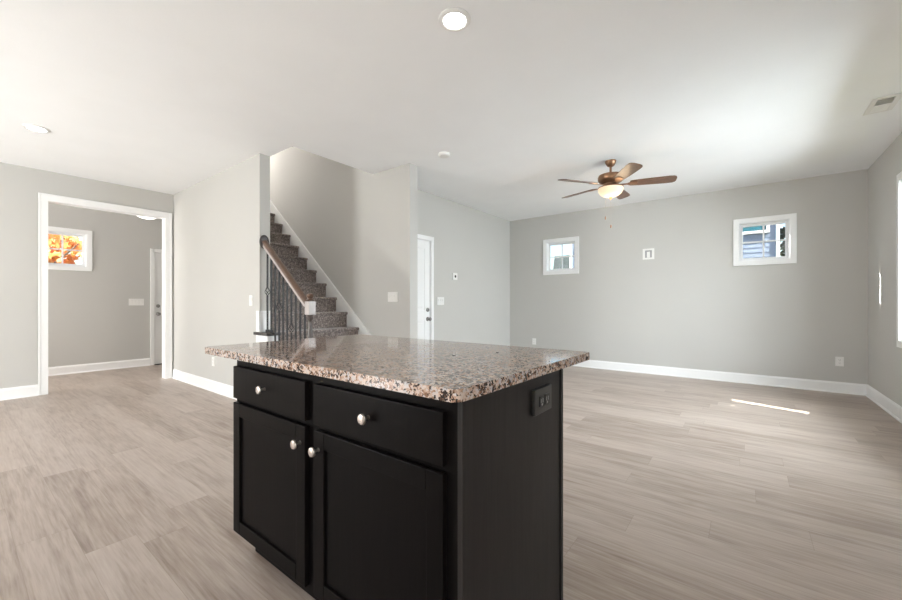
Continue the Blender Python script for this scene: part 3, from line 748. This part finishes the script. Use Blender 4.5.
bm = B(); add_lathe(bm, [(0.075, -0.274), (0.085, -0.290), (0.10, -0.300), (0.137, -0.302), (0.139, -0.310), (0.128, -0.314)], (0, 0, 0), 40); obj('light_fitter', bm, M['bronze'], fan)
bm = B(); add_lathe(bm, [(0.132, -0.308), (0.136, -0.322), (0.132, -0.345), (0.116, -0.372), (0.086, -0.396), (0.045, -0.410), (0.012, -0.413)], (0, 0, 0), 40); obj('glass_bowl', bm, M['bowl_glass'], fan)
bm = B(); add_lathe(bm, [(0.014, -0.410), (0.018, -0.418), (0.010, -0.428), (0.012, -0.434), (0.003, -0.442)], (0, 0, 0), 20); obj('finial', bm, M['bronze'], fan)
for dx, dy, zb in ((-0.048, -0.03, -0.63), (-0.005, 0.03, -0.72)):
    x0, y0 = dx*0.3, dy*0.3
    bm = B(); add_tube(bm, [(x0*0, y0*0, -0.436), (dx*0.5, dy*0.5, -0.50), (dx, dy, zb)] if False else [(dx, dy, -0.403), (dx, dy, zb)], 0.0011, 6); pc = obj('pull_chain', bm, M['nickel'], fan)
    bm = B(); add_lathe(bm, [(0.003, 0), (0.006, -0.006), (0.0085, -0.018), (0.0075, -0.032), (0.003, -0.040)], (dx, dy, zb), 14); obj('fob', bm, M['bronze'], pc)
fl = bpy.data.lights.new('fan_bulb', 'POINT'); fl.energy = 5; fl.color = (1.0, 0.78, 0.52); fl.shadow_soft_size = 0.12
flo = bpy.data.objects.new('fan_bulb', fl); C.objects.link(flo); flo.location = (FX, FY, CH-0.48)

# ------------------------------------------------------------------ outside
GZ = -0.4
struct(obj('ground', boxes((-70, 60, -50, 70, GZ-0.3, GZ)), M['lawn'], smooth=0))
def lap_wall(bm, x0, x1, yf, z0, z1, lap=0.13, d=0.012):
    # clapboards on a face looking towards -y
    pts = [(yf+0.1, z0)]
    z = z0
    while z < z1-1e-6:
        zz = min(z+lap, z1); pts += [(yf-d, z), (yf-0.002, zz)]; z = zz
    pts.append((yf+0.1, z1))
    add_prism(bm, pts, x0, x1, 'x')
def ext_window(parent, x0, x1, z0, z1, yf):
    bm = B()
    for b in ((x0-0.11, x0, z0-0.11, z1+0.11), (x1, x1+0.11, z0-0.11, z1+0.11), (x0, x1, z0-0.11, z0), (x0, x1, z1, z1+0.11)): add_box(bm, b[0], b[1], yf-0.06, yf, b[2], b[3])
    f = obj('window', bm, M['ext_trim'], parent, smooth=0)
    obj('pane', boxes((x0, x1, yf-0.03, yf-0.02, z0, z1)), M['teal_glass'], f, smooth=0)
h1 = thing('neighbor_house', 'blue grey sided house seen through the back wall windows', 'house', (-2.0, 13, GZ))
def ph(bm): 
    bmesh.ops.translate(bm, vec=(2.0, -13, -GZ), verts=bm.verts[:]); return bm
bm = B(); lap_wall(bm, -4.76, 0.63, 13.02, GZ, 6.3); add_box(bm, -4.76, 0.63, 13.1, 18.6, GZ, 6.3); obj('siding', ph(bm), M['siding'], h1, smooth=0)
for xa_ in (-4.80, 0.64):
    bm = boxes((xa_, xa_+0.07, 12.97, 13.12, GZ, 6.2)); obj('corner_board', ph(bm), M['ext_trim'], h1, smooth=0)
bm = B(); add_prism(bm, [(-5.1, 6.25), (1.1, 6.25), (-2.0, 8.4)], 12.6, 19.0, 'y'); obj('roof', ph(bm), M['shingle'], h1, smooth=0)
bm = B(); x0, x1, z0, z1 = -1.1, 0.44, 3.03, 4.6; yf = 13.0
for b in ((x0-0.07, x0, z0-0.07, z1+0.07), (x1, x1+0.07, z0-0.07, z1+0.07), (x0, x1, z0-0.07, z0), (x0, x1, z1, z1+0.07)): add_box(bm, b[0], b[1], yf-0.06, yf+0.02, b[2], b[3])
f = obj('window', ph(bm), M['ext_trim'], h1, smooth=0)
bm = boxes((x0, x1, yf-0.03, yf-0.02, z0, z1)); obj('pane', ph(bm), M['teal_glass'], f, smooth=0)
# darker-roofed house further off
h2 = thing('neighbor_house', 'farther house with dark shingle roof seen through the left back window', 'house', (-10, 22, GZ))
def ph2(bm): bmesh.ops.translate(bm, vec=(10, -22, -GZ), verts=bm.verts[:]); return bm
obj('siding', ph2(boxes((-8.2, -3.0, 20.5, 27, GZ, 2.3))), M['siding_tan'], h2, smooth=0)
bm = B()
v = [bm.verts.new(p) for p in ((-8.4, 20, 2.2), (-2.6, 20, 2.2), (-2.6, 27.5, 2.2), (-9.0, 27.5, 2.2), (-9.25, 22.5, 3.98), (-3.2, 22.5, 3.98), (-3.2, 25, 3.98), (-9.25, 25, 3.98))]
for fidx in ((0, 1, 5, 4), (1, 2, 6, 5), (2, 3, 7, 6), (3, 0, 4, 7), (4, 5, 6, 7), (3, 2, 1, 0)): bm.faces.new([v[i] for i in fidx])
obj('roof', ph2(bm), M['shingle'], h2, smooth=0)
# unseen house added to shade the right window except for a sliver of sun
h3 = thing('neighbor_house', 'unseen tan sided house added beyond the right wall to block sun', 'house', (7, 9, GZ))
def ph3(bm): bmesh.ops.translate(bm, vec=(-7, -9, -GZ), verts=bm.verts[:]); return bm
SUNCUT = 4.155
bm = boxes((4.5, 10, SUNCUT, 16, GZ, 6.0)); obj('siding', ph3(bm), M['siding_tan'], h3, smooth=0)
bm = B(); add_prism(bm, [(4.5, 6.0), (10.0, 6.0), (7.25, 8.0)], SUNCUT, 16, 'y'); obj('roof', ph3(bm), M['shingle'], h3, smooth=0)
# unseen eave added over the right wall to cut the sun
struct(obj('trim_added_eave', boxes((XR+0.15, XR+1.03, 4.44, 6.9, CH-0.02, CH+0.12)), M['ext_trim'], smooth=0))

struct(obj('trim_added_porch', boxes((XR+0.15, XR+2.75, 0.5, 4.44, CH-0.02, CH+0.12)), M['ext_trim'], smooth=0))  # unseen porch roof added to keep sun off the added side window
def tree(name, label, loc, trunk_h, crown, leaf, nleaf, size, seed):
    rnd = random.Random(seed)
    r = thing(name, label, 'tree', loc)
    bm = B(); add_tube(bm, [(0, 0, -0.05), (0.05, 0.02, trunk_h*0.5), (0, 0, trunk_h)], [0.2, 0.15, 0.10], 10)
    for i in range(9):
        a = rnd.uniform(0, 2*PI); z0 = trunk_h*rnd.uniform(0.4, 0.95); q = rnd.uniform(0.5, 0.9)
        add_tube(bm, [(0, 0, z0), (q*crown[0]*0.5*math.cos(a), q*crown[1]*0.5*math.sin(a), z0+0.7), (q*crown[0]*math.cos(a), q*crown[1]*math.sin(a), z0+1.5)], [0.06, 0.04, 0.015], 6)
    obj('trunk', bm, M['bark'], r)
    bm = B()
    cz = crown[3]
    clusters = [(rnd.gauss(0, 0.5), rnd.gauss(0, 0.5), rnd.uniform(-0.95, 0.9)) for _ in range(60)]
    for i in range(nleaf):
        c = rnd.choice(clusters)
        p = Vector((c[0]+rnd.gauss(0, 0.12), c[1]+rnd.gauss(0, 0.12), c[2]+rnd.gauss(0, 0.10)))
        if crown[4]:
            t = (p.z+1)/2; p.x *= max(0.05, 1.1-t); p.y *= max(0.05, 1.1-t)
        elif p.length > 1.05: p *= 1.0/p.length
        p = Vector((p.x*crown[0], p.y*crown[1], cz+p.z*crown[2]))
        q = Matrix.Rotation(rnd.uniform(0, 2*PI), 3, 'Z') @ Matrix.Rotation(rnd.uniform(-1.3, 1.3), 3, 'X') @ Matrix.Rotation(rnd.uniform(0, PI), 3, 'Y')
        s = size*rnd.uniform(0.6, 1.2)
        vs = [bm.verts.new(p + q @ Vector(k)) for k in ((-s, 0, 0), (0, -s*0.55, 0.1*s), (s, 0, 0), (0, s*0.55, 0.1*s))]
        bm.faces.new(vs)
    obj('crown', bm, leaf, r, smooth=0)
    return r
tree('autumn_tree', 'orange and yellow autumn tree outside the foyer window', (-15.5, 0.95, GZ), 2.2, (2.0, 1.75, 1.75, 2.15, False), M['autumn'], 9000, 0.11, 3)
tree('evergreen_tree', 'dark evergreen tree at the right edge of the right back window', (2.35, 21.5, GZ), 3.0, (1.9, 1.6, 5.0, 5.0, True), M['evergreen'], 4500, 0.2, 5)
